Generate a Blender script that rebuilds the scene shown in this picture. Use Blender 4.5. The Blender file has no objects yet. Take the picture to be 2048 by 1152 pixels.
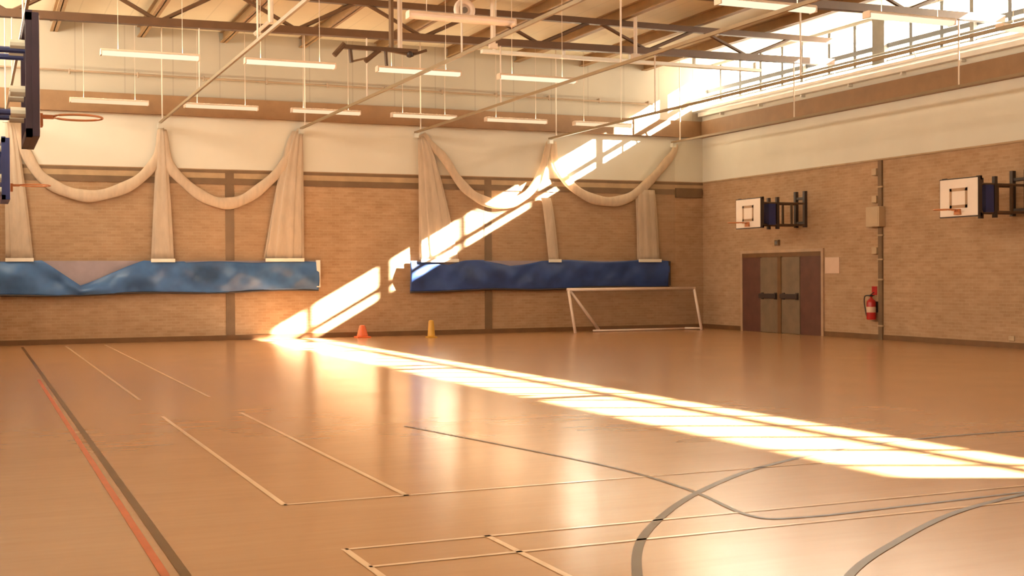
import bpy, bmesh, math, random
from mathutils import Vector, Matrix, Euler
random.seed(7)
S = bpy.context.scene
COL = S.collection
PI = math.pi

# ------------------------------------------------------------------ hall dimensions (metres)
XL, XR = -1.5, 20.735          # inner faces of the side walls
YF, YB = -4.0, 33.44           # inner faces of the end walls
ZB, ZC = 4.5, 5.85             # top of the brickwork, top of the plaster band
ZT, ZD = 6.35, 8.10            # top of the brown beam, underside of the roof deck
YN = 33.37                     # plane the nets hang in

# ------------------------------------------------------------------ mesh helpers
class MB:
    def __init__(s): s.v = []; s.f = []; s.m = []
    def add(s, vs, fs, mi=0):
        b = len(s.v); s.v += [tuple(v) for v in vs]
        for f in fs: s.f.append(tuple(b + i for i in f)); s.m.append(mi)
    def box(s, x0, y0, z0, x1, y1, z1, mi=0):
        x0, x1 = min(x0, x1), max(x0, x1); y0, y1 = min(y0, y1), max(y0, y1); z0, z1 = min(z0, z1), max(z0, z1)
        v = [(x0,y0,z0),(x1,y0,z0),(x1,y1,z0),(x0,y1,z0),(x0,y0,z1),(x1,y0,z1),(x1,y1,z1),(x0,y1,z1)]
        s.add(v, [(0,3,2,1),(4,5,6,7),(0,1,5,4),(1,2,6,5),(2,3,7,6),(3,0,4,7)], mi)
    def prism(s, pts, axis, a, b, mi=0):
        """extrude a polygon given in the two other axes along axis from a to b"""
        n = len(pts)
        def P(p, t):
            q = list(p); q.insert(axis, t); return q
        v = [P(p, a) for p in pts] + [P(p, b) for p in pts]
        f = [tuple(range(n))[::-1], tuple(range(n, 2*n))] + [(i, (i+1) % n, n+(i+1) % n, n+i) for i in range(n)]
        s.add(v, f, mi)
    def bar(s, p, q, r, n=8, r2=None, mi=0, flat=None):
        p, q = Vector(p), Vector(q); d = (q-p).normalized()
        up = Vector((0,0,1)) if abs(d.z) < .9 else Vector((0,1,0))
        a = d.cross(up).normalized(); b = d.cross(a)
        r2 = r if r2 is None else r2; fl = 1 if flat is None else flat
        off = PI/n
        v = [p + a*r*math.cos(2*PI*i/n+off) + b*r*fl*math.sin(2*PI*i/n+off) for i in range(n)]
        v += [q + a*r2*math.cos(2*PI*i/n+off) + b*r2*fl*math.sin(2*PI*i/n+off) for i in range(n)]
        s.add(v, [tuple(range(n))[::-1], tuple(range(n, 2*n))] + [(i, (i+1) % n, n+(i+1) % n, n+i) for i in range(n)], mi)
    def tube(s, pts, r, n=8, flat=1.0, closed=False, mi=0):
        pts = [Vector(p) for p in pts]; m = len(pts); rings = []
        for i, p in enumerate(pts):
            if closed: d = pts[(i+1) % m] - pts[i-1]
            else: d = pts[min(i+1, m-1)] - pts[max(i-1, 0)]
            d.normalize()
            up = Vector((0,1,0)) if abs(d.y) < .9 else Vector((0,0,1))
            a = up.cross(d).normalized(); b = d.cross(a)
            rr = r(i/(m-1)) if callable(r) else r
            rings.append([p + a*rr*math.cos(2*PI*k/n) + b*rr*flat*math.sin(2*PI*k/n) for k in range(n)])
        v = [q for R in rings for q in R]; f = []
        for i in range(m if closed else m-1):
            j = (i+1) % m
            for k in range(n): f.append((i*n+k, i*n+(k+1) % n, j*n+(k+1) % n, j*n+k))
        if not closed: f += [tuple(range(n))[::-1], tuple(range((m-1)*n, m*n))]
        s.add(v, f, mi)
    def lathe(s, prof, c=(0,0,0), n=20, mi=0):
        v = []; f = []
        for (r, z) in prof:
            for k in range(n): v.append((c[0]+r*math.cos(2*PI*k/n), c[1]+r*math.sin(2*PI*k/n), c[2]+z))
        for i in range(len(prof)-1):
            for k in range(n): f.append((i*n+k, i*n+(k+1) % n, (i+1)*n+(k+1) % n, (i+1)*n+k))
        f += [tuple(range(n))[::-1], tuple(range((len(prof)-1)*n, len(prof)*n))]
        s.add(v, f, mi)
    def build(s, name, mats, parent=None, smooth=False, bevel=0, loc=None):
        me = bpy.data.meshes.new(name); me.from_pydata(s.v, [], s.f)
        for m in (mats if isinstance(mats, (list, tuple)) else [mats]): me.materials.append(m)
        for p, mi in zip(me.polygons, s.m): p.material_index = mi
        bm = bmesh.new(); bm.from_mesh(me); bmesh.ops.recalc_face_normals(bm, faces=bm.faces[:]); bm.to_mesh(me); bm.free()
        if smooth:
            for p in me.polygons: p.use_smooth = True
        o = bpy.data.objects.new(name, me); COL.objects.link(o)
        if parent is not None: o.parent = parent
        if loc is not None: o.location = loc
        if bevel:
            b = o.modifiers.new('bevel', 'BEVEL'); b.width = bevel; b.segments = 2; b.limit_method = 'ANGLE'
        return o

def tag(o, label=None, cat=None, group=None, kind=None):
    if label: o['label'] = label
    if cat: o['category'] = cat
    if group: o['group'] = group
    if kind: o['kind'] = kind
    return o
def thing(name, label, cat, loc=(0,0,0), rz=0, group=None, kind=None):
    o = bpy.data.objects.new(name, None); COL.objects.link(o)
    o.location = loc; o.rotation_euler = (0,0,rz); o.empty_display_size = .2
    return tag(o, label, cat, group, kind)
def dup(root, loc, rz=0, label=None, group=None):
    def cp(o, par):
        c = o.copy(); COL.objects.link(c)
        if par is not None: c.parent = par
        for ch in list(o.children): cp(ch, c)
        return c
    r = cp(root, None); r.location = loc; r.rotation_euler = (0,0,rz)
    if label: r['label'] = label
    if group: r['group'] = group
    return r

# ------------------------------------------------------------------ materials
class NT:
    def __init__(s, name):
        s.mat = bpy.data.materials.new(name); s.mat.use_nodes = True
        s.t = s.mat.node_tree; s.t.nodes.clear(); s.out = s.n('ShaderNodeOutputMaterial')
    def n(s, typ, **kw):
        o = s.t.nodes.new(typ)
        for k, v in kw.items(): setattr(o, k, v)
        return o
    def l(s, a, b): s.t.links.new(a, b)
    def coords(s, scale=(1,1,1), rot=(0,0,0)):
        c = s.n('ShaderNodeTexCoord'); m = s.n('ShaderNodeMapping')
        m.inputs['Scale'].default_value = scale; m.inputs['Rotation'].default_value = rot
        s.l(c.outputs['Object'], m.inputs['Vector']); return m.outputs['Vector']
    def noise(s, vec, scale, detail=3, rough=.55):
        o = s.n('ShaderNodeTexNoise'); o.inputs['Scale'].default_value = scale
        o.inputs['Detail'].default_value = detail; o.inputs['Roughness'].default_value = rough
        s.l(vec, o.inputs['Vector']); return o.outputs['Fac']
    def ramp(s, fac, stops):
        r = s.n('ShaderNodeValToRGB'); e = r.color_ramp.elements
        e[0].position, e[0].color = stops[0][0], (*stops[0][1], 1); e[1].position, e[1].color = stops[-1][0], (*stops[-1][1], 1)
        for p, c in stops[1:-1]: x = e.new(p); x.color = (*c, 1)
        s.l(fac, r.inputs['Fac']); return r.outputs['Color']
    def mix(s, a, b, fac, mode='MIX'):
        m = s.n('ShaderNodeMix', data_type='RGBA', blend_type=mode)
        for sock, v in (('A', a), ('B', b)):
            i = [x for x in m.inputs if x.name == sock and x.type == 'RGBA'][0]
            if isinstance(v, tuple): i.default_value = (*v, 1)
            else: s.l(v, i)
        if isinstance(fac, (int, float)): m.inputs[0].default_value = fac
        else: s.l(fac, m.inputs[0])
        return [x for x in m.outputs if x.type == 'RGBA'][0]
    def bump(s, h, strength=.2, dist=.01):
        b = s.n('ShaderNodeBump'); b.inputs['Strength'].default_value = strength; b.inputs['Distance'].default_value = dist
        s.l(h, b.inputs['Height']); return b.outputs['Normal']
    def pbsdf(s, color, rough=.5, metal=0, normal=None, spec=.5, coat=0):
        p = s.n('ShaderNodeBsdfPrincipled')
        if isinstance(color, tuple): p.inputs['Base Color'].default_value = (*color, 1)
        else: s.l(color, p.inputs['Base Color'])
        if isinstance(rough, (int, float)): p.inputs['Roughness'].default_value = rough
        else: s.l(rough, p.inputs['Roughness'])
        p.inputs['Metallic'].default_value = metal; p.inputs['Specular IOR Level'].default_value = spec
        p.inputs['Coat Weight'].default_value = coat
        if normal is not None: s.l(normal, p.inputs['Normal'])
        return p
    def done(s, sh): s.l(sh if not hasattr(sh, 'outputs') else sh.outputs[0], s.out.inputs['Surface']); return s.mat

def paint(name, c, rough=.5, metal=0, var=.12, scale=3.0, spec=.5):
    t = NT(name); v = t.coords(); f = t.noise(v, scale)
    lo = tuple(x*(1-var) for x in c); hi = tuple(min(1, x*(1+var)) for x in c)
    return t.done(t.pbsdf(t.ramp(f, [(.3, lo), (.7, hi)]), rough, metal, spec=spec))

def mat_floor():
    t = NT('varnished_floorboards'); v = t.coords()
    b = t.n('ShaderNodeTexBrick'); b.offset = .37; b.inputs['Scale'].default_value = 1
    b.inputs['Brick Width'].default_value = 1.9; b.inputs['Row Height'].default_value = .16
    b.inputs['Mortar Size'].default_value = .001; b.inputs['Bias'].default_value = 0
    b.inputs['Color1'].default_value = (*FLOOR1, 1); b.inputs['Color2'].default_value = (*FLOOR2, 1)
    b.inputs['Mortar'].default_value = (.435,.232,.112,1); t.l(v, b.inputs['Vector'])
    g = t.noise(t.coords((1, 9, 1)), 1.3, 3, .55)
    big = t.noise(v, .35, 2)
    c = t.mix(b.outputs['Color'], t.ramp(g, [(.3, (.86,.84,.80)), (.7, (1,1,1))]), .4, 'MULTIPLY')
    c = t.mix(c, t.ramp(big, [(.35, (.90,.86,.80)), (.65, (1,1,1))]), .6, 'MULTIPLY')
    r = t.n('ShaderNodeMapRange'); r.inputs['To Min'].default_value = .17; r.inputs['To Max'].default_value = .25
    t.l(t.noise(v, 1.1, 3), r.inputs['Value'])
    nrm = t.bump(t.noise(t.coords((1, 3, 1)), 1.4, 2), .06, .02)
    return t.done(t.pbsdf(c, r.outputs['Result'], normal=nrm, spec=.55))

def mat_brick():
    t = NT('tan_blockwork')
    c0 = t.n('ShaderNodeTexCoord'); sp = t.n('ShaderNodeSeparateXYZ'); t.l(c0.outputs['Object'], sp.inputs[0])
    ad = t.n('ShaderNodeMath', operation='ADD'); t.l(sp.outputs['X'], ad.inputs[0]); t.l(sp.outputs['Y'], ad.inputs[1])
    cb = t.n('ShaderNodeCombineXYZ'); t.l(ad.outputs[0], cb.inputs['X']); t.l(sp.outputs['Z'], cb.inputs['Y'])
    v = cb.outputs[0]
    b = t.n('ShaderNodeTexBrick'); b.inputs['Scale'].default_value = 1
    b.inputs['Brick Width'].default_value = .225; b.inputs['Row Height'].default_value = .075
    b.inputs['Mortar Size'].default_value = .006; b.inputs['Bias'].default_value = 0
    b.inputs['Color1'].default_value = (.47,.305,.185,1); b.inputs['Color2'].default_value = (.41,.258,.15,1)
    b.inputs['Mortar'].default_value = (.48,.335,.21,1); t.l(v, b.inputs['Vector'])
    n1 = t.noise(v, .9, 4, .6)
    mp = t.n('ShaderNodeMapping'); mp.inputs['Scale'].default_value = (1, 3, 1); t.l(v, mp.inputs['Vector'])
    n2 = t.noise(mp.outputs[0], 2.2, 3)
    c = t.mix(b.outputs['Color'], t.ramp(n1, [(.35, (.84,.82,.78)), (.65, (1.0,1.0,1.0))]), .8, 'MULTIPLY')
    c = t.mix(c, t.ramp(n2, [(.35, (.86,.80,.74)), (.65, (1,1,1))]), .8, 'MULTIPLY')
    return t.done(t.pbsdf(c, .85, normal=t.bump(b.outputs['Fac'], .4, .004), spec=.25))

def mat_panel(name, c, pitch, axis, dark=.8):
    """sheet cladding with shallow joints every pitch metres"""
    t = NT(name); c0 = t.n('ShaderNodeTexCoord'); sp = t.n('ShaderNodeSeparateXYZ'); t.l(c0.outputs['Object'], sp.inputs[0])
    m = t.n('ShaderNodeMath', operation='PINGPONG'); m.inputs[1].default_value = pitch/2; t.l(sp.outputs[axis], m.inputs[0])
    g = t.n('ShaderNodeMath', operation='LESS_THAN'); g.inputs[1].default_value = .015; t.l(m.outputs[0], g.inputs[0])
    f = t.noise(t.coords(), .8, 3)
    col = t.ramp(f, [(.3, tuple(x*.92 for x in c)), (.7, c)])
    col = t.mix(col, tuple(x*dark for x in c), g.outputs[0])
    return t.done(t.pbsdf(col, .65, spec=.3))

def mat_cloth(name, c, alpha, transl=.3, scale=9):
    t = NT(name); f = t.noise(t.coords((1,1,.25)), scale, 3)
    col = t.ramp(f, [(.3, tuple(x*.85 for x in c)), (.7, c)])
    d = t.n('ShaderNodeBsdfDiffuse'); t.l(col, d.inputs['Color'])
    tr = t.n('ShaderNodeBsdfTranslucent'); t.l(col, tr.inputs['Color'])
    m = t.n('ShaderNodeMixShader'); m.inputs[0].default_value = transl; t.l(d.outputs[0], m.inputs[1]); t.l(tr.outputs[0], m.inputs[2])
    if alpha >= 1: return t.done(m)
    tp = t.n('ShaderNodeBsdfTransparent'); m2 = t.n('ShaderNodeMixShader'); m2.inputs[0].default_value = alpha
    t.l(tp.outputs[0], m2.inputs[1]); t.l(m.outputs[0], m2.inputs[2]); return t.done(m2)

def mat_glass():
    t = NT('window_glass'); tp = t.n('ShaderNodeBsdfTransparent'); tp.inputs['Color'].default_value = (.97,.98,.98,1)
    g = t.n('ShaderNodeBsdfGlossy'); g.inputs['Roughness'].default_value = .02
    m = t.n('ShaderNodeMixShader'); m.inputs[0].default_value = .06
    t.l(tp.outputs[0], m.inputs[1]); t.l(g.outputs[0], m.inputs[2]); return t.done(m)

def mat_emit(name, c, strength):
    t = NT(name); e = t.n('ShaderNodeEmission'); e.inputs['Color'].default_value = (*c, 1); e.inputs['Strength'].default_value = strength
    return t.done(e)

LAMP = .44
FLOOR1, FLOOR2 = (.448,.241,.118), (.438,.233,.112)
M = dict(
    floor=mat_floor(), brick=mat_brick(),
    plaster=paint('cream_plaster', (.64,.60,.51), .8, var=.04, scale=.7, spec=.2),
    upper=mat_panel('tan_cladding', (.44,.385,.305), 1.2, 'X'),
    upper_side=mat_panel('tan_side_cladding', (.44,.385,.305), 1.2, 'Y'),
    deck=mat_panel('cream_roof_deck', (.66,.58,.42), .6, 'X', .85),
    brown=paint('brown_steel', (.105,.050,.022), .45, var=.1),
    beam=paint('brown_wall_beam', (.26,.145,.068), .6, var=.1),
    purlin=paint('purlin_steel', (.30,.17,.07), .5, var=.1),
    skirting=paint('dark_skirting', (.16,.075,.028), .45),
    pipe=paint('tan_pipe', (.33,.23,.15), .6),
    joint=paint('dark_brown_joint', (.17,.10,.05), .7),
    trimtan=paint('tan_capping', (.40,.27,.15), .7),
    white=paint('white_painted_steel', (.80,.76,.68), .4, var=.04),
    rodmat=paint('cream_rod', (.62,.50,.40), .45, var=.05),
    rail=paint('dull_net_rail', (.24,.165,.085), .4, var=.08),
    grey=paint('grey_window_frame', (.34,.33,.31), .4, var=.06),
    mullion=paint('slate_mullion', (.13,.13,.135), .4, var=.06),
    darkgrey=paint('dark_grey_post', (.17,.15,.13), .5),
    black=paint('black_steel', (.045,.028,.022), .45),
    darkbrown=paint('bare_dark_bracket', (.09,.045,.02), .5),
    blue=paint('blue_gloss_steel', (.022,.035,.16), .35),
    navy=paint('navy_edge_pad', (.045,.022,.045), .5),
    board=paint('white_backboard', (.80,.68,.58), .35, var=.03),
    ink=paint('brown_painted_target', (.40,.24,.13), .45),
    hoop=paint('orange_hoop', (.55,.20,.07), .4),
    chrome=paint('bright_fitting', (.62,.60,.52), .3, .3),
    net=mat_cloth('white_net_gathered', (.74,.60,.46), .94, .3),
    swag=mat_cloth('white_net_swag', (.80,.64,.48), .96, .35),
    sheer=mat_cloth('white_net_open', (.70,.54,.38), .13, .2),
    blueA=paint('blue_vinyl', (.050,.125,.29), .36, var=.5, scale=1.1),
    blueB=paint('deep_blue_vinyl', (.026,.060,.21), .42, var=.4, scale=1.2),
    lining=paint('lavender_lining', (.32,.255,.28), .6, var=.08),
    tape=paint('white_hem_tape', (.78,.72,.62), .6, var=.05),
    maroon=paint('maroon_door_panel', (.115,.044,.030), .5, var=.15),
    leaf=paint('grey_brown_door_leaf', (.185,.125,.075), .5, var=.12),
    doorframe=paint('tan_door_frame', (.42,.27,.165), .5),
    red=paint('red_extinguisher', (.42,.012,.010), .3, var=.1),
    paper=paint('cream_notice', (.62,.42,.30), .7, var=.04),
    ivory=paint('ivory_plastic', (.46,.32,.19), .5, var=.05),
    orange=paint('orange_cone', (.72,.13,.03), .45, var=.08),
    yellow=paint('yellow_cone', (.60,.32,.035), .45, var=.08),
    goalwhite=paint('white_goal_tube', (.72,.56,.46), .4, var=.05),
    goalnet=mat_cloth('goal_net', (.45,.30,.20), .16, .2),
    speaker=paint('white_speaker', (.78,.66,.58), .4, var=.04),
    unlit=paint('unlit_strip_body', (.68,.52,.40), .4, var=.04),
    glass=mat_glass(),
    lamp=mat_emit('lit_tube_cover', (1.0,.84,.58), LAMP),
    added_uplight=mat_emit('added_deck_glow', (1.0,.84,.56), 13.0),  # emission added on the lamp tops to lighten the roof deck
    lampfar=mat_emit('lit_far_tube_cover', (1.0,.70,.42), .40),
    line_white=paint('white_court_line', (.74,.50,.32), .16, var=.04),
    line_dark=paint('dark_court_line', (.125,.062,.022), .3, spec=.2),
    line_red=paint('red_court_line', (.52,.115,.04), .3, spec=.25),
    line_grey=paint('grey_court_line', (.13,.09,.065), .3, spec=.2),
)

# ------------------------------------------------------------------ floor with its painted lines
def build_floor():
    m = MB()
    nx, ny = 12, 18
    m.box(XL-.3, YF-.3, -.3, XR+.3, YB+.3, 0)
    T = .003
    def line(x0, y0, x1, y1, mi):
        m.add([(x0,y0,T),(x1,y0,T),(x1,y1,T),(x0,y1,T)], [(0,1,2,3)], mi)
    def path(pts, w, mi, z=T):
        pts = [Vector((p[0], p[1], z)) for p in pts]; L = []; R = []
        for i, p in enumerate(pts):
            d = (pts[min(i+1, len(pts)-1)] - pts[max(i-1, 0)]).normalized(); nrm = Vector((-d.y, d.x, 0))*w/2
            L.append(p+nrm); R.append(p-nrm)
        n = len(pts); m.add(L+R, [(i, n+i, n+i+1, i+1) for i in range(n-1)], mi)
    W, D, R_, G = 1, 2, 3, 4
    line(1.035, -3, 1.095, 32.6, D)
    line(.935, -3, .985, 22.0, R_)
    for x in (2.05, 2.98):
        line(x-.022, 9.0, x+.022, 15.4, W); line(x-.022, 17.6, x+.022, 32.6, W); line(x-.022, -1, x+.022, 7.40, W)
    line(2.05, 9.0, 8.1, 9.04, W); line(2.05, 7.36, 8.1, 7.40, W); line(2.05, 6.86, 8.1, 6.90, W)
    # dark curve of the big circle and the smaller arcs, plus the angled lane
    def arc(c, r, a0, a1, w, mi, z=T, n=40):
        path([(c[0]+r*math.cos(math.radians(a0+(a1-a0)*i/n)), c[1]+r*math.sin(math.radians(a0+(a1-a0)*i/n))) for i in range(n+1)], w, mi, z)
    path(smooth([(2.75,4.6),(3.05,5.4),(3.36,6.12),(3.90,7.0),(4.77,7.96),(5.72,8.74),(6.48,9.20),(7.4,9.62),(8.1,9.82),(8.9,9.93),(9.8,9.95),(10.8,9.85)]), .06, G)
    path(smooth([(3.3,4.5),(4.38,5.58),(5.25,6.20),(6.10,6.70),(6.83,6.99),(7.4,7.15)]), .055, G, T+.001)
    path(smooth([(4.35,13.2),(4.70,11.4),(5.02,9.55),(5.02,8.3),(4.86,7.25),(5.15,7.05),(6.0,7.08),(7.23,7.16),(8.6,7.25)]), .04, G, T+.0005)
    o = m.build('floor', [M['floor'], M['line_white'], M['line_dark'], M['line_red'], M['line_grey']])
    tag(o, 'glossy orange brown sports hall floorboards with painted court lines', 'floor', kind='structure')

def smooth(p, sub=8):
    out = []
    for i in range(len(p)-1):
        p0 = p[max(i-1,0)]; p1 = p[i]; p2 = p[i+1]; p3 = p[min(i+2, len(p)-1)]
        for k in range(sub):
            t = k/sub
            out.append(tuple(.5*((2*b)+(-a+c)*t+(2*a-5*b+4*c-d)*t*t+(-a+3*b-3*c+d)*t**3) for a, b, c, d in zip(p0, p1, p2, p3)))
    out.append(tuple(p[-1])); return out
build_floor()

# ------------------------------------------------------------------ walls, roof deck, beams
def struct(mb, name, mats, label, cat='wall', **k):
    return tag(mb.build(name, mats, **k), label, cat, kind='structure')
WX0 = 1.35                                  # near end of the clerestory glazing
SILL_OUT, SILL_IN = 6.95, 6.715             # sloping sill: outer and inner heights
m = MB(); m.box(XL-.3, YB, 0, XR+.3, YB+.3, ZB, 0); m.box(XL-.3, YB, ZB, XR+.3, YB+.3, ZT, 1); m.box(XL-.3, YB, ZT, XR+.3, YB+.3, ZD+.1, 2)
struct(m, 'wall_back', [M['brick'], M['plaster'], M['upper']], 'far end wall with tan brick below cream plaster and tan cladding')
m = MB(); m.box(XR, YF-.3, 0, XR+.3, YB, ZB, 0); m.box(XR, YF-.3, ZB, XR+.3, YB, 6.60, 1)
m.box(XR, YF-.3, 6.60, XR+.3, WX0, ZD+.1, 1)
struct(m, 'wall_right', [M['brick'], M['plaster']], 'right hand wall with tan brick below a smooth cream band')
LW0, LW1 = 6.3, 8.0  # bottom and top of the opening for the added left clerestory
m = MB(); m.box(XL-.3, YF-.3, 0, XL, YB, LW0, 0); m.box(XL-.3, YF-.3, LW1, XL, YB, ZD+.1, 1)
struct(m, 'wall_left', [M['brick'], M['plaster']], 'left hand side wall of the hall beside the camera')
m = MB(); m.box(XL, YF-.3, 0, XR, YF, ZB, 0); m.box(XL, YF-.3, ZB, XR, YF, ZD+.1, 1)
struct(m, 'wall_front', [M['brick'], M['plaster']], 'near end wall behind the camera')
m = MB(); m.box(XL-.4, YF-.4, ZD, XR+.5, YB+.4, ZD+.25)
struct(m, 'ceiling', M['deck'], 'cream panelled underside of the flat roof', 'ceiling')
m = MB(); m.box(XL, YB-.14, ZC, XR-.12, YB-.0, ZT)
struct(m, 'trim_1', M['beam'], 'brown beam running along the top of the far plaster band', 'beam')
m = MB(); m.box(XR-.12, YF, ZC, XR, YB, ZT)
struct(m, 'trim_2', M['beam'], 'brown beam along the top of the right plaster band', 'beam')
m = MB(); m.box(XL, YB-.02, 0, XR, YB, .13); struct(m, 'baseboard_back', M['skirting'], 'dark brown skirting along the far wall', 'skirting')
m = MB(); m.box(XR-.02, YF, 0, XR, 27.42, .13); m.box(XR-.02, 31.28, 0, XR, YB, .13)
struct(m, 'baseboard_right', M['skirting'], 'dark brown skirting along the right wall either side of the door', 'skirting')
m = MB(); m.box(XL, YB-.022, 4.40, XR, YB, 4.475, 0); m.box(XL, YB-.015, 4.26, XR, YB, 4.40, 1); m.box(XL, YB-.022, 4.10, XR, YB, 4.26, 0)
struct(m, 'trim_3', [M['joint'], M['trimtan']], 'dark double string course between brick and plaster on far wall', 'trim')
m = MB(); m.box(XR-.03, YF, 4.46, XR, YB-.05, 4.50); struct(m, 'trim_4', M['trimtan'], 'thin brown capping on the right wall brickwork', 'trim')
for i, (a, b, w) in enumerate(((6.11, 6.34, 'left'), (13.46, 13.68, 'right'))):
    m = MB(); m.box(a, YB-.018, 0, b, YB, 4.42, 0)
    struct(m, 'trim_%d' % (5+i), M['joint'], 'dark brown vertical column on the far brick wall, %s one of two' % w, 'column')
m = MB(); m.box(19.75, YB-.07, 4.02, 20.68, YB, 4.30); struct(m, 'trim_7', M['joint'], 'short dark lintel at the right end of the far wall', 'trim')

# roof purlins along the hall
k = 0
for x in [1.9 + 2.1*i for i in range(9)]:
    m = MB(); m.box(-.09, YF, ZD-.28, .09, YB, ZD-.255); m.box(-.012, YF, ZD-.28, .012, YB, ZD); m.box(-.09, YF, ZD-.025, .09, YB, ZD-.001)
    o = m.build('roof_purlin', M['purlin']); o.location = (x, 0, 0)
    tag(o, 'brown steel purlin running lengthwise under the cream roof deck', 'roof beam', 'roof purlins')

# ------------------------------------------------------------------ roof trusses
def truss(y, label):
    t = thing('roof_truss', label, 'truss', (0, y, 0), 0, 'roof trusses')
    zb = lambda x: 6.93 + .012*x
    a, b = XL+.02, XR-.01
    m = MB(); m.add([(a,-.09,zb(a)-.08),(b,-.09,zb(b)-.08),(b,.09,zb(b)-.08),(a,.09,zb(a)-.08),(a,-.09,zb(a)+.08),(b,-.09,zb(b)+.08),(b,.09,zb(b)+.08),(a,.09,zb(a)+.08)],
                    [(0,3,2,1),(4,5,6,7),(0,1,5,4),(1,2,6,5),(2,3,7,6),(3,0,4,7)])
    m.build('bottom_chord', M['brown'], t)
    m = MB(); m.box(a, -.07, ZD-.44, b, .07, ZD-.30); m.build('top_chord', M['brown'], t)
    xs = [.7 + 2.9*i for i in range(8)]
    for x in xs:
        if x < b: 
            for dx in (-1.35, 1.35):
                if a < x+dx < b:
                    m = MB(); m.bar((x+dx*.06, 0, zb(x)+.06), (x+dx, 0, ZD-.38), .045, 6); m.build('web_member', M['brown'], t)
    return t
truss(27.0, 'brown lattice roof truss spanning in front of the far wall')
truss(21.1, 'roof truss nearer the camera, seen only at the top right by the windows')
truss(15.2, 'roof truss overhead, second from the near end')
truss(9.3, 'roof truss overhead, first from the near end')

# ------------------------------------------------------------------ clerestory windows
def clerestory():
    w = thing('window_1', 'long clerestory of clear panes high on the right wall', 'window', (0,0,0), kind='structure')
    GX = 20.95
    m = MB(); m.box(GX-.05, WX0-.08, 8.02, GX+.06, YB, ZD)                       # head
    m.box(GX-.05, WX0-.08, SILL_OUT-.05, GX+.06, YB, SILL_OUT+.0)                # bottom rail
    m.build('window_frame', M['grey'], w)
    m = MB(); m.box(GX-.04, WX0, 7.245, GX+.05, YB, 7.365); m.build('transom', M['mullion'], w)
    y = 25.3 - 1.055*23; k = 0
    while y < YB-.1:
        if y > WX0 - .1 and abs(y-25.3) > .1:
            m = MB(); m.box(GX-.03, y-.055, SILL_OUT, GX+.04, y+.055, 8.02); m.build('mullion', M['mullion'], w)
        y += 1.055
    m = MB(); m.box(GX-.005, WX0, SILL_OUT, GX+.005, YB, 8.02); m.build('glass_pane', M['glass'], w)
    m = MB(); m.prism([(20.99, SILL_OUT), (20.36, SILL_IN), (20.36, SILL_IN-.07), (20.99, SILL_OUT-.30)], 1, WX0-.1, YB)
    # prism takes the polygon in (x, z) when extruding along y
    m.build('window_sill', M['white'], w)
clerestory()
for y, d in ((25.3, 'wide dark post between the clerestory panes above the conduit'), (28.45, 'slim dark post between clerestory panes left of the wide one'), (22.1, 'slim dark post between clerestory panes right of the wide one')):
    wd = .23 if y == 25.3 else .06
    m = MB(); m.box(20.80, y-wd, SILL_OUT-.12, 20.94, y+wd, ZD-.02)
    tag(m.build('trim_8', M['darkgrey']), d, 'post', kind='structure')
def added_left_clerestory():  # invented glazing on the unseen side, lets sky light fill the hall
    w = thing('added_window', 'long unseen clerestory added high on the left wall for fill light', 'window', (0,0,0), kind='structure')
    m = MB(); m.box(XL-.2, YF, LW0, XL-.1, YB, LW0+.06); m.box(XL-.2, YF, LW1-.06, XL-.1, YB, LW1)
    for i in range(10): m.box(XL-.2, YF+i*4.1, LW0, XL-.1, YF+i*4.1+.06, LW1)
    m.build('window_frame', M['grey'], w)
    m = MB(); m.box(XL-.16, YF, LW0, XL-.15, YB, LW1); m.build('glass_pane', M['glass'], w)
added_left_clerestory()
# white trunking and rails under the sill
m = MB(); m.box(20.56, WX0, 6.50, 20.733, YB-.02, 6.62)
for i in range(16): m.box(20.60, 2.2+i*2.0, 6.43, 20.733, 2.26+i*2.0, 6.50)
tag(m.build('cable_trunking', M['white'], bevel=.01), 'white cable trunking under the clerestory sill on the right wall', 'trunking')
m = MB(); m.bar((20.30, WX0, 6.97), (20.30, YB-.05, 6.97), .035, 8)
hr = thing('window_rail', 'thin grey rail running in front of the clerestory panes', 'rail')
m.build('rail', M['grey'], hr)
for i in range(11):
    m = MB(); m.bar((20.30, 2.5+i*3, 6.97), (20.42, 2.5+i*3, 6.73), .015, 6); m.build('bracket', M['grey'], hr)

# ------------------------------------------------------------------ strip lights
def lamp(name, label, mat, lit=True):
    t = thing(name, label, 'light')
    m = MB(); m.prism([(-.10,.075),(.10,.075),(.07,.10),(-.07,.10)], 0, -.92, .92); m.box(-.92,-.10,.055,.92,.10,.075)
    m.build('lamp_body', M['unlit'], t)
    m = MB(); m.add([(-.86,-.06,.1015),(.86,-.06,.1015),(.86,.06,.1015),(-.86,.06,.1015)], [(0,1,2,3)]); m.build('added_uplight', M['added_uplight'] if lit else M['unlit'], t)  # added glowing plane facing up, brightens the deck above
    m = MB(); m.prism([(-.085,.055),(.085,.055),(.085,.015),(.05,-.015),(-.05,-.015),(-.085,.015)], 0, -.90, .90); m.build('diffuser', mat, t)
    for s in (-.91, .91):
        m = MB(); m.box(s-.012,-.095,-.02,s+.012,.095,.07); m.build('end_cap', M['unlit'], t)
    for s in (-.6, .6):
        m = MB(); m.bar((s,0,.09),(s,0,2.15),.006,5); m.build('hanger', M['rodmat'], t)
    return t
ORD = ['first','second','third','fourth','fifth','sixth','seventh']
pf = lamp('strip_light', '', M['lampfar']); pn = None
for i in range(6):
    lab = '%s lit strip light from the left in the far row by the brown wall beam' % ORD[i]
    o = pf if i == 0 else dup(pf, (0,0,0))
    o.location = (3.09+2.7*i, 32.1, 5.92); tag(o, lab, 'light', 'far row of strip lights')
pn = lamp('strip_light', '', M['lamp'])
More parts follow.
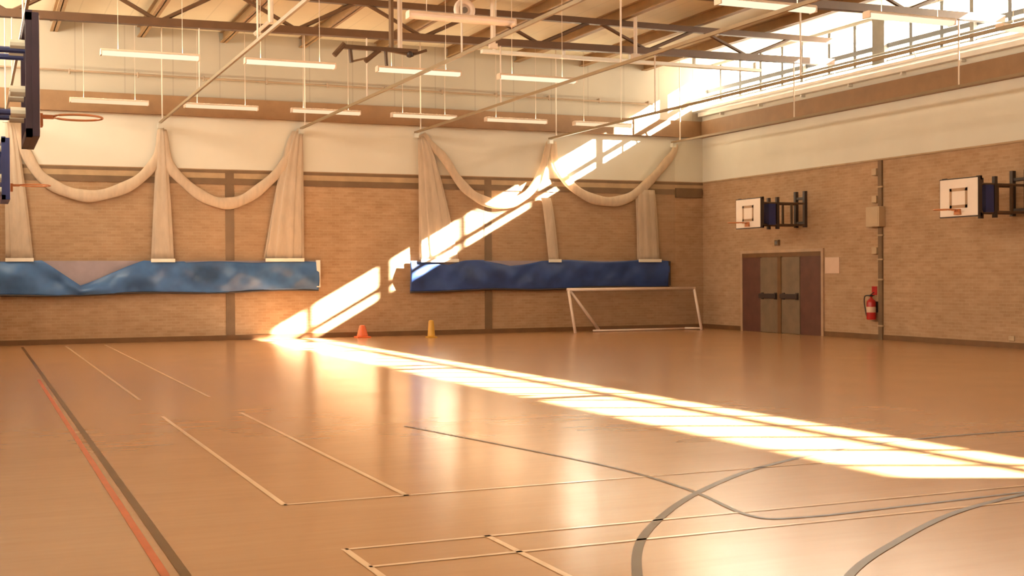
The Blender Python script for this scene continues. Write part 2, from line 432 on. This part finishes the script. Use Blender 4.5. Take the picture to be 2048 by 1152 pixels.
for i in range(4):
    o = pn if i == 0 else dup(pn, (0,0,0))
    o.location = (3.17+2.72*i, 25.0, 5.90)
    tag(o, '%s lit strip light from the left in the middle row below the roof truss' % ORD[i], 'light', 'middle row of strip lights')
for i in range(3):
    o = dup(pn, (11.75+2.9*i, 17.0, 5.93))
    tag(o, '%s lit strip light from the left in the near row before the clerestory' % ORD[i], 'light', 'near row of strip lights')
o = lamp('strip_light', '', M['speaker'], False); o.location = (7.28, 19.0, 5.76)
tag(o, 'unlit white strip light below the round white speaker', 'light')

# ------------------------------------------------------------------ net rails on hangers
for i, (x, z) in enumerate(((.75,5.62),(4.42,5.62),(8.08,5.62),(11.3,5.64),(15.4,5.62),(19.5,5.66))):
    t = thing('net_rail', '%s of six net rails from the left, running the length of the hall' % ORD[i], 'rail', (x, 0, 0), 0, 'net rails')
    m = MB(); m.box(-.022, 4, z-.03, .022, 33.20, z+.03); m.build('rail', M['rail'], t)
    for y in (9.3, 15.2, 21.1, 27.0, 32.7):
        m = MB(); top = ZD if y > 32 else 6.93+.012*x-.08
        m.bar((0, y, z+.03), (0, y, top), .018, 6); m.build('hanger', M['rodmat'], t)
    m = MB(); m.box(-.06, 33.02, z-.15, .06, 33.18, z-.03); m.build('runner', M['chrome'], t)

# cable tray beneath the right part of the truss, sprinkler pipe on far wall
m = MB(); m.box(10.9, 27.12, 6.83, 18.6, 27.26, 6.91)
for x in (11.2, 13.0, 14.8, 16.6, 18.4): m.box(x-.02, 27.10, 6.90, x+.02, 27.20, 7.06)
tag(m.build('cable_tray', M['white']), 'white cable tray under the right half of the roof truss', 'tray')
t = thing('sprinkler_pipe', 'thin brown pipe running across the far tan cladding', 'pipe')
m = MB(); m.bar((XL+.1, 33.28, 6.86), (18.9, 33.28, 6.80), .025, 8); m.build('pipe', M['pipe'], t)
for i in range(12):
    x = .6+1.65*i; m = MB(); m.bar((x, 33.28, 6.76), (x, 33.28, 6.89), .03, 6); m.box(x-.02, 33.28, 6.84, x+.02, YB-.004, 6.88); m.build('clip', M['pipe'], t)
t = thing('hanging_rod', 'long pale rod dropping from the roof past the truss centre right', 'rod', (14.64, 26.6, 0))
m = MB(); m.bar((0,0,6.95),(0,0,ZD),.045,8); m.build('rod', M['rodmat'], t)
m = MB(); m.box(-.09,-.06,6.83,.09,.06,6.95); m.build('clamp', M['rodmat'], t)
t = thing('hanging_rod', 'pale rod dropping from the roof left of centre beside the dark bracket', 'rod', (5.85, 26.6, 0))
m = MB(); m.bar((0,0,7.05),(0,0,ZD),.06,8); m.build('rod', M['rodmat'], t)
m = MB(); m.bar((0,0,7.1),(-.35,0,6.78),.04,6); m.build('clamp', M['rodmat'], t)
t = thing('hanging_rod', 'pale rod dropping from the roof beside the round speaker', 'rod', (10.95, 26.6, 0))
m = MB(); m.bar((0,0,6.95),(0,0,ZD),.06,8); m.build('rod', M['rodmat'], t)
m = MB(); m.box(-.09,-.06,6.84,.09,.06,6.95); m.build('clamp', M['rodmat'], t)

# dark bracket frame hung under the truss
t = thing('ceiling_bracket', 'dark steel folding bracket hung under the roof left of centre', 'bracket', (7.45, 24.0, 6.10))
m = MB(); m.box(-.72,-.05,.02,.78,.05,.10); m.build('crossbar', M['darkbrown'], t)
for (p, q, r) in (((-.93,0,-.12),(-.72,0,.12),.055), ((-.62,0,.10),(-.58,0,-.24),.04), ((.12,0,.06),(.14,0,-.26),.035), ((-.30,0,-.20),(.0,0,.05),.05), ((.14,0,.05),(.70,0,-.02),.03), ((.70,0,.0),(.98,0,.10),.03)):
    m = MB(); m.bar(p, q, r, 8); m.build('arm', M['darkbrown'], t)
m = MB(); m.bar((-.58,0,-.22),(-.15,0,-.10),.02,6); m.build('stay', M['joint'], t)
m = MB(); m.lathe([(.02,-.07),(.06,-.05),(.07,0),(.06,.05),(.02,.07)], (.62,0,.0), 12); m.build('knob', M['black'], t, True)
for x in (.24, .42):
    m = MB(); m.bar((x,0,.08),(x,0,1.73),.05,8); m.build('hanger', M['rodmat'] if x > .3 else M['joint'], t)

# round speaker
t = thing('ceiling_speaker', 'round white speaker with dark centre hung from the roof', 'speaker', (8.86, 23.0, 6.84))
m = MB(); m.tube([(.17*math.cos(a), -.02, .17*math.sin(a)) for a in [2*PI*i/24 for i in range(24)]], .055, 10, 1, True); m.build('ring', M['speaker'], t, True)
m = MB(); m.bar((0,.12,0),(0,-.01,0),.155,24); m.build('cone', M['speaker'], t)
m = MB(); m.bar((0,.0,0),(0,-.05,0),.06,16); m.build('dome', M['darkgrey'], t)
m = MB(); m.bar((0,.10,.1),(0,.10,1.08),.03,8); m.build('hanger', M['rodmat'], t)

# ------------------------------------------------------------------ nets with blue skirts
def hsh(x, k): return math.sin(x*12.9898+k*78.233)
def swag(pts, r, parent):
    P = smooth([(p[0], YN-.03, p[1]) for p in pts], 6); n = len(P); m = MB()
    def rr(t): return r*(.55+.45*math.sin(PI*min(1, max(0, t)))**.6) * (1+.07*math.sin(t*40))
    m.tube(P, rr, 12, .45); return m.build('swag', M['swag'], parent, True)
def drop(x0t, x1t, zt, x0b, x1b, zb, parent, pleats=7):
    """gathered vertical bundle: pleated closed tube, narrow at the top"""
    m = MB(); n = pleats*8; rows = 14; v = []; f = []
    for j in range(rows+1):
        s = j/rows; z = zt+(zb-zt)*s; e = s**.7
        cx = ((x0t+x1t)*(1-e)+(x0b+x1b)*e)/2; hw = ((x1t-x0t)*(1-e)+(x1b-x0b)*e)/2
        for i in range(n):
            a = 2*PI*i/n; w = 1+.16*math.sin(a*pleats+.6*math.sin(3*s))
            v.append((cx+hw*w*math.cos(a), YN-.04+min(.055, .035+hw*.15)*w*math.sin(a), z))
    for j in range(rows):
        for i in range(n): f.append((j*n+i, j*n+(i+1) % n, (j+1)*n+(i+1) % n, (j+1)*n+i))
    f += [tuple(range(n))[::-1], tuple(range(rows*n, (rows+1)*n))]
    m.add(v, f); o = m.build('net_drop', M['net'], parent, True)
    h = MB(); h.box(x0b-.04, YN-.16, zb-.07, x1b+.04, YN-.105, zb+.02); h.build('hem_tape', M['tape'], o)
    return o
def sheer(pts, zb, parent):
    P = smooth([(p[0], p[1]) for p in pts], 6); n = len(P); m = MB()
    v = [(p[0], YN+.02+.01*math.sin(p[0]*9), p[1]) for p in P] + [(p[0], YN+.02+.01*math.sin(p[0]*9), zb) for p in P]
    m.add(v, [(i, i+1, n+i+1, n+i) for i in range(n-1)]); return m.build('open_net', M['sheer'], parent, True)
def skirt(x0, x1, zb0, zb1, ztop, mat, parent, seed, amp):
    n = int((x1-x0)/.05); rows = 16; m = MB(); v = []; f = []
    for j in range(rows+1):
        s = j/rows
        for i in range(n+1):
            x = x0+(x1-x0)*i/n; u = i/n
            zb = zb0+(zb1-zb0)*u + .02*math.sin(x*1.7+seed)
            zt = ztop(x); z = zt+(zb-zt)*s
            fold = .050*math.sin(x*2.3+3.6*s+seed+.8*math.sin(x*.9)) + .036*math.sin(x*4.4-5.0*s+seed*2.1) + .018*math.sin(x*9.3+6.5*s+seed*.7) - .03
            env = .35+.65*math.sin(PI*min(1, s*1.05))
            v.append((x, YN-.075+amp*(fold*env-.03*math.sin(PI*s)), z))
    w = n+1
    for j in range(rows):
        for i in range(n): f.append((j*w+i, j*w+i+1, (j+1)*w+i+1, (j+1)*w+i))
    m.add(v, f); o = m.build('skirt', mat, parent, True)
    sm = o.modifiers.new('thick', 'SOLIDIFY'); sm.thickness = .012
    h = MB(); h.tube([(x0+(x1-x0)*i/40, YN-.085, zb0+(zb1-zb0)*i/40-.01+.02*math.sin((x0+(x1-x0)*i/40)*1.7+seed)) for i in range(41)], .028, 8)
    h.build('weighted_hem', M['black'], o, True)
    return o
NL = thing('cricket_net', 'white net gathered in two swags above a light blue vinyl skirt, at left', 'net', (.06,0,.015), 0, 'cricket nets on the far wall')
s1 = [(.93,5.62),(1.03,5.01),(1.15,4.77),(1.44,4.25),(1.82,3.94),(2.28,3.76),(2.75,3.71),(3.31,3.86),(3.80,4.12),(4.17,4.50),(4.35,4.90),(4.41,5.45)]
s2 = [(4.46,5.45),(4.53,4.90),(4.66,4.46),(5.16,3.96),(5.61,3.68),(6.08,3.58),(6.55,3.71),(7.04,4.06),(7.52,4.54),(7.88,5.15),(8.06,5.60)]
s3 = [(11.38,5.62),(11.55,5.40),(12.02,4.95),(12.40,4.40),(12.77,4.02),(13.19,3.79),(13.72,3.68),(14.27,3.81),(14.74,4.17),(15.05,4.75),(15.28,5.55)]
s4 = [(15.42,5.55),(15.48,4.91),(15.85,4.39),(16.38,4.02),(16.93,3.85),(17.51,3.84),(18.08,4.05),(18.66,4.51),(19.13,4.99),(19.45,5.36),(19.52,5.62)]
swag(s1, .15, NL); swag(s2, .15, NL); sheer(s1, 2.0, NL); sheer(s2, 2.0, NL)
drop(.70, .86, 5.55, .70, 1.27, 2.13, NL, 8); drop(4.36, 4.48, 5.50, 4.16, 4.68, 2.11, NL, 5); drop(7.85, 8.10, 5.55, 7.10, 8.06, 2.12, NL, 9)
def topL(x):
    d = 0
    if 1.5 < x < 4.0: d = .60*max(0, 1-abs(x-2.40)/(.90 if x < 2.4 else 1.55))
    return 2.07 - d - .02*math.sin(x*3) - (.03 if x > 5 else 0)
skirt(.20, 8.50, 1.22, 1.29, topL, M['blueA'], NL, 1.3, 1.0)
m = MB(); m.box(.25, YN-.01, 1.30, 8.45, YN+.01, 2.08); m.build('lining', M['lining'], NL)
m = MB(); m.box(8.44, YN-.15, 1.36, 8.54, YN-.05, 2.09); m.build('end_tape', M['tape'], NL)
for x in (1.0, 4.4, 7.6):
    m = MB(); m.box(x-.02, YN-.05, 2.06, x+.02, YB-.001, 2.10); m.build('wall_hook', M['chrome'], NL)
NR = thing('cricket_net', 'white net gathered in two swags above a deep blue vinyl skirt, behind goal', 'net', (.20,0,.015), 0, 'cricket nets on the far wall')
swag(s3, .14, NR); swag(s4, .15, NR); sheer(s3, 2.0, NR); sheer(s4, 2.0, NR)
drop(11.25, 11.45, 5.55, 11.32, 12.35, 2.10, NR, 9); drop(15.0, 15.30, 3.9, 15.24, 15.55, 2.09, NR, 4); drop(18.15, 18.75, 4.2, 18.22, 18.90, 2.09, NR, 7)
def topR(x):
    d = .03*math.sin(x*2.3)
    if 11.6 < x < 12.6: d += .10*(1-abs(x-12.1)/.5)
    if 13.2 < x < 15.0: d += .12*(1-abs(x-14.0)/1.0) if abs(x-14) < 1 else 0
    return 2.06 - d
skirt(10.96, 19.24, 1.22, 1.30, topR, M['blueB'], NR, 4.1, .5)
m = MB(); m.box(11.0, YN-.01, 1.32, 19.20, YN+.01, 2.07); m.build('lining', M['lining'], NR)
m = MB(); m.box(19.20, YN-.13, 1.30, 19.27, YN-.03, 2.05); m.build('end_tape', M['black'], NR)

for x in (11.8, 15.4, 18.4):
    m = MB(); m.box(x-.02, YN-.05, 2.05, x+.02, YB-.001, 2.09); m.build('wall_hook', M['chrome'], NR)
# ------------------------------------------------------------------ wall mounted basketball goals
def hoop_goal(label, loc, rz, L, w, h, zc, edge, target, fit=False):
    t = thing('basketball_goal', label, 'basketball goal', loc, rz, 'wall mounted basketball goals')
    # wall posts
    for y in (-.2, .2):
        m = MB(); m.box(0, y-.045, zc-.36, .09, y+.045, zc+.62); m.build('wall_post', M['black'], t)
    for z in (.40, -.26):
        m = MB(); m.box(.02, -.155, zc+z, .07, .155, zc+z+.06); m.build('wall_brace', M['black'], t)
    xm = L*.54
    for y in (-.2, .2):
        for z in (zc+.28, zc-.30):
            m = MB(); m.bar((.05, y, z), (L-.11, y, z), .03, 8); m.build('arm', M['blue'] if fit else M['darkbrown'], t)
        m = MB(); m.box(xm-.04, y-.04, zc-h*.5-.03, xm+.04, y+.04, zc+h*.5+.06); m.build('mid_post', M['black'], t)
        m = MB(); m.box(xm-.48, y-.025, zc-.30, xm-.43, y+.025, zc+.28); m.build('spacer', M['darkbrown'], t)
    m = MB(); m.box(xm+.12, -.30, zc-h*.40, xm+.34, .30, zc+h*.34); m.build('swing_panel', M['blue'], t)
    if fit:
        for z in (.33, -.10, -.30):
            for y in (-.2, .2):
                m = MB(); m.bar((L-.24, y, zc+z), (L-.11, y, zc+z), .05, 10); m.build('fitting', M['chrome'], t)
    # back frame and board
    m = MB()
    for y in (-w/2+.05, w/2-.05): m.box(L-.12, y-.05, zc-h/2-.02, L-.06, y+.05, zc+h/2+.04)
    m.box(L-.12, -w/2, zc+h/2-.05, L-.06, w/2, zc+h/2+.02); m.box(L-.12, -w/2, zc-h/2-.02, L-.06, w/2, zc-h/2+.05)
    m.build('back_frame', edge, t)
    m = MB(); m.box(L-.06, -w/2, zc-h/2, L, w/2, zc+h/2); b = m.build('backboard', M['board'], t, bevel=.008)
    m = MB()
    for y in (-w/2-.012, w/2-.012): m.box(L-.065, y, zc-h/2-.02, L-.005, y+.024, zc+h/2+.02)
    m.box(L-.065, -w/2, zc+h/2, L-.005, w/2, zc+h/2+.022); m.box(L-.065, -w/2, zc-h/2-.022, L-.005, w/2, zc-h/2)
    m.build('edge_strip', edge, b)
    # painted target square and hoop
    tw, th, q = .52, .42, .065; z0 = zc-h/2+.17
    m = MB()
    for (y0, zz0, y1, zz1) in ((-tw/2, z0, tw/2, z0+q), (-tw/2, z0+th-q, tw/2, z0+th), (-tw/2, z0, -tw/2+q, z0+th), (tw/2-q, z0, tw/2, z0+th)):
        m.box(L, y0, zz0, L+.004, y1, zz1)
    m.build('target_square', target, b)
    zr = zc-h/2+(.24 if fit else .13)
    m = MB(); m.tube([(L+.37+.225*math.cos(a), .225*math.sin(a), zr) for a in [2*PI*i/28 for i in range(28)]], .011, 8, 1, True)
    m.build('hoop', M['hoop'], t, True)
    m = MB(); m.prism([(-.09, zr-.10), (.09, zr-.10), (.07, zr+.02), (-.07, zr+.02)], 0, L, L+.05); m.box(L+.05, -.05, zr-.02, L+.15, .05, zr+.01)
    m.build('hoop_bracket', M['hoop'], t)
    return t
hoop_goal('basketball goal above the double door on the right wall', (XR, 28.38, 0), PI, 1.735, 1.14, .76, 3.27, M['black'], M['ink'])
hoop_goal('basketball goal at the right picture edge, its board showing a square target', (XR, 20.58, 0), PI, 1.735, 1.10, .78, 3.23, M['black'], M['ink'])
hoop_goal('blue framed basketball goal seen edge on at the upper left corner', (XL, 12.8, 0), 0, 2.07, 1.25, 1.08, 3.50, M['navy'], M['ink'], True)
hoop_goal('farther blue framed basketball goal at the left edge, below the nearer goal', (XL, 20.9, 0), 0, 2.02, 1.25, .88, 3.30, M['blue'], M['ink'], True)

# ------------------------------------------------------------------ double door
d = thing('door_1', 'maroon and grey double door in the right wall below a basketball goal', 'door', (0,0,0), kind='structure')
y0, y1, zt = 27.49, 31.21, 2.25
m = MB(); m.box(XR-.05, y0-.09, 0, XR, y0, zt+.08); m.box(XR-.05, y1, 0, XR, y1+.09, zt+.08); m.box(XR-.05, y0, zt, XR, y1, zt+.08)
m.build('door_frame', M['doorframe'], d)
m = MB(); m.box(XR-.04, y0, 2.13, XR-.005, y1, zt); m.build('head_panel', M['skirting'], d)
for a, b in ((y0, 28.42), (30.30, y1)):
    m = MB(); m.box(XR-.03, a, 0, XR-.005, b, 2.13); m.build('side_panel', M['maroon'], d)
for a, b, s in ((28.42, 29.28, 1), (29.42, 30.30, -1)):
    m = MB(); m.box(XR-.045, a+.01, .01, XR-.005, b-.01, 2.12); lf = m.build('door_leaf', M['leaf'], d)
    m = MB(); m.box(XR-.12, a+.05, .97, XR-.06, b-.02, 1.10)
    for yy in (a+.12, b-.12): m.box(XR-.07, yy-.05, .94, XR-.04, yy+.05, 1.13)
    m.build('push_bar', M['black'], lf)
m = MB(); m.box(XR-.07, 29.27, 0, XR-.005, 29.43, 2.14); m.build('centre_post', M['skirting'], d)
# small things on the right wall
def wallbox(name, label, cat, y, z, w, h, dep, mat, mat2=None):
    t = thing(name, label, cat, (XR, y, z))
    m = MB(); m.box(-dep, -w/2, -h/2, 0, w/2, h/2); m.build('body', mat, t, bevel=.012)
    if mat2 is not None:
        m = MB(); m.box(-dep-.008, -w/2+.04, -h/2+.04, -dep, w/2-.04, h/2-.04); m.build('front', mat2, t)
    return t
wallbox('wall_notice_sign', 'pale notice on the brick wall just right of the double door', 'notice', 27.06, 1.87, .60, .43, .02, M['paper'])
wallbox('door_light', 'small dark fitting on the brick above the double door', 'light fitting', 29.47, 2.53, .18, .16, .08, M['joint'], M['darkgrey'])
wallbox('wall_speaker', 'ivory speaker box halfway up the vertical conduit', 'speaker', 25.22, 3.06, .50, .50, .20, M['ivory'], M['ivory'])
for z, l in ((4.18, 'small pale junction box at the top of the conduit'), (3.50, 'small pale junction box just above the ivory speaker'), (2.22, 'small pale junction box below the ivory speaker')):
    wallbox('junction_box', l, 'junction box', 25.30, z, .17, .17, .09, M['ivory'])
t = thing('wall_conduit', 'dark vertical conduit on the right brick wall above the extinguisher', 'conduit', (XR, 25.12, 0))
m = MB(); m.box(-.05, -.07, 0, 0, .07, 4.45); m.build('channel', M['joint'], t)
for z in (.35, 1.5, 2.0, 2.6, 3.8):
    m = MB(); m.box(-.06, -.10, z-.02, 0, .10, z+.02); m.build('strap', M['trimtan'], t)
t = thing('fire_extinguisher', 'red fire extinguisher hung low beside the conduit', 'fire extinguisher', (XR-.16, 25.32, .50)); t.scale = (1.0, 1.0, 1.0)
m = MB(); m.lathe([(.02,0),(.105,0),(.115,.02),(.115,.42),(.10,.47),(.05,.52),(.03,.54),(.03,.58)], n=20); m.build('cylinder', M['red'], t, True)
m = MB(); m.box(-.05,-.03,.575,.03,.03,.62); m.bar((-.02,0,.62),(.09,0,.68),.012,6); m.bar((-.02,0,.60),(.10,0,.60),.012,6); m.build('valve', M['black'], t)
m = MB(); m.tube(smooth([(-.02,.02,.60),(-.06,.16,.58),(-.05,.20,.42),(-.02,.18,.18),(-.01,.16,.08)]), .016, 8); m.build('hose', M['black'], t, True)
m = MB(); m.box(-.02,-.06,.25,.16,.06,.29); m.box(.13,-.07,.18,.16,.07,.45); m.build('bracket', M['black'], t)
m = MB(); m.bar((0,0,.18),(0,0,.32),.117,20); m.build('label_band', M['paper'], t)
wallbox('fire_sign', 'small red sign above the fire extinguisher', 'sign', 25.38, 1.22, .20, .22, .015, M['red'])
wallbox('wall_socket', 'small pale socket low on the right wall near the picture edge', 'socket', 20.85, .22, .16, .11, .03, M['ivory'])

# ------------------------------------------------------------------ five a side goal leaning at the far wall
g = thing('football_goal', 'white five a side goal standing against the far wall under blue skirt', 'goal', (0,0,0))
yb, yt, gx0, gx1 = 32.30, 32.62, 15.78, 19.97
for x, l in ((gx0, 0), (gx1, 1)):
    m = MB(); m.bar((x, yb, .0), (x-.06, yt, 1.24), .042, 10); m.build('post', M['goalwhite'], g, True)
m = MB(); m.bar((gx0-.10, yt, 1.24), (gx1-.02, yt, 1.24), .045, 10); m.build('crossbar', M['goalwhite'], g, True)
m = MB(); m.bar((gx0+.0, yt+.02, 1.22), (gx0+.95, 32.70, .06), .035, 8, .05); m.build('net_stay', M['goalwhite'], g, True)
m = MB(); m.bar((gx0+.75, 32.66, .04), (gx1, 32.60, .04), .028, 8); m.build('ground_bar', M['goalwhite'], g, True)
m = MB(); m.bar((gx1-.40, 32.60, .05), (gx1, 32.32, .05), .03, 8); m.build('ground_bar', M['goalwhite'], g, True)
m = MB(); m.add([(gx0, yt, 1.22), (gx1, yt, 1.22), (gx1, 32.64, .05), (gx0+.9, 32.70, .05)], [(0,1,2,3)]); m.build('net', M['goalnet'], g)

# ------------------------------------------------------------------ cones
t = thing('sports_cone', 'squat orange cone on the floor by the far wall', 'cone', (9.68, 32.95, 0))
m = MB(); m.box(-.19,-.19,0,.19,.19,.035); m.build('base', M['orange'], t, bevel=.01)
m = MB(); m.lathe([(.16,.03),(.15,.06),(.085,.30),(.07,.33),(.04,.335)], n=20); m.build('body', M['orange'], t, True)
t = thing('sports_cone', 'slim yellow cone on the floor left of the goal', 'cone', (11.32, 32.0, 0))
m = MB(); m.box(-.13,-.13,0,.13,.13,.03); m.build('base', M['yellow'], t, bevel=.01)
m = MB(); m.lathe([(.11,.03),(.10,.06),(.07,.42),(.06,.46),(.03,.47)], n=20); m.build('body', M['yellow'], t, True)

# ------------------------------------------------------------------ daylight
W = bpy.data.worlds.new('daylight'); S.world = W; W.use_nodes = True
bg = W.node_tree.nodes['Background']; bg.inputs['Color'].default_value = (1.0, .86, .66, 1); bg.inputs['Strength'].default_value = 9.0
sun = bpy.data.lights.new('sun', 'SUN'); sun.energy = 85; sun.color = (1.0, .94, .80); sun.angle = math.radians(.53)
so = bpy.data.objects.new('sun', sun); COL.objects.link(so)
so.rotation_euler = Vector((-.902, .431, -.51)).to_track_quat('-Z', 'Y').to_euler(); so.location = (40, 0, 30)
def portal(loc, rot, sx, sy):
    l = bpy.data.lights.new('portal', 'AREA'); l.shape = 'RECTANGLE'; l.size = sx; l.size_y = sy; l.cycles.is_portal = True
    o = bpy.data.objects.new('window_portal', l); COL.objects.link(o); o.location = loc; o.rotation_euler = rot
portal((XR+.28, (WX0+YB)/2, 7.48), (0, PI/2, 0), 1.1, YB-WX0)
portal((XL-.25, (YF+YB)/2, (LW0+LW1)/2), (0, -PI/2, 0), LW1-LW0, YB-YF)

# ------------------------------------------------------------------ camera
cam = bpy.data.cameras.new('camera'); co = bpy.data.objects.new('camera', cam); COL.objects.link(co); S.camera = co
yaw, pit, rol, F = math.radians(23.166), math.radians(-.5569), math.radians(-.3622), 2516.2
cam.sensor_width = 36; cam.lens = F/2048*36; cam.clip_end = 300
fw = Vector((math.sin(yaw)*math.cos(pit), math.cos(yaw)*math.cos(pit), math.sin(pit)))
r = Vector((math.cos(yaw), -math.sin(yaw), 0)); u = r.cross(fw)
r2 = r*math.cos(rol)+u*math.sin(rol); u2 = -r*math.sin(rol)+u*math.cos(rol)
co.matrix_world = Matrix(((r2.x,u2.x,-fw.x,0),(r2.y,u2.y,-fw.y,0),(r2.z,u2.z,-fw.z,1.65),(0,0,0,1)))

vs = S.view_settings; vs.view_transform = 'Standard'; vs.look = 'None'; vs.gamma = 1; vs.use_curve_mapping = False; vs.exposure = 1.45
S.cycles.max_bounces = 8; S.cycles.transparent_max_bounces = 16
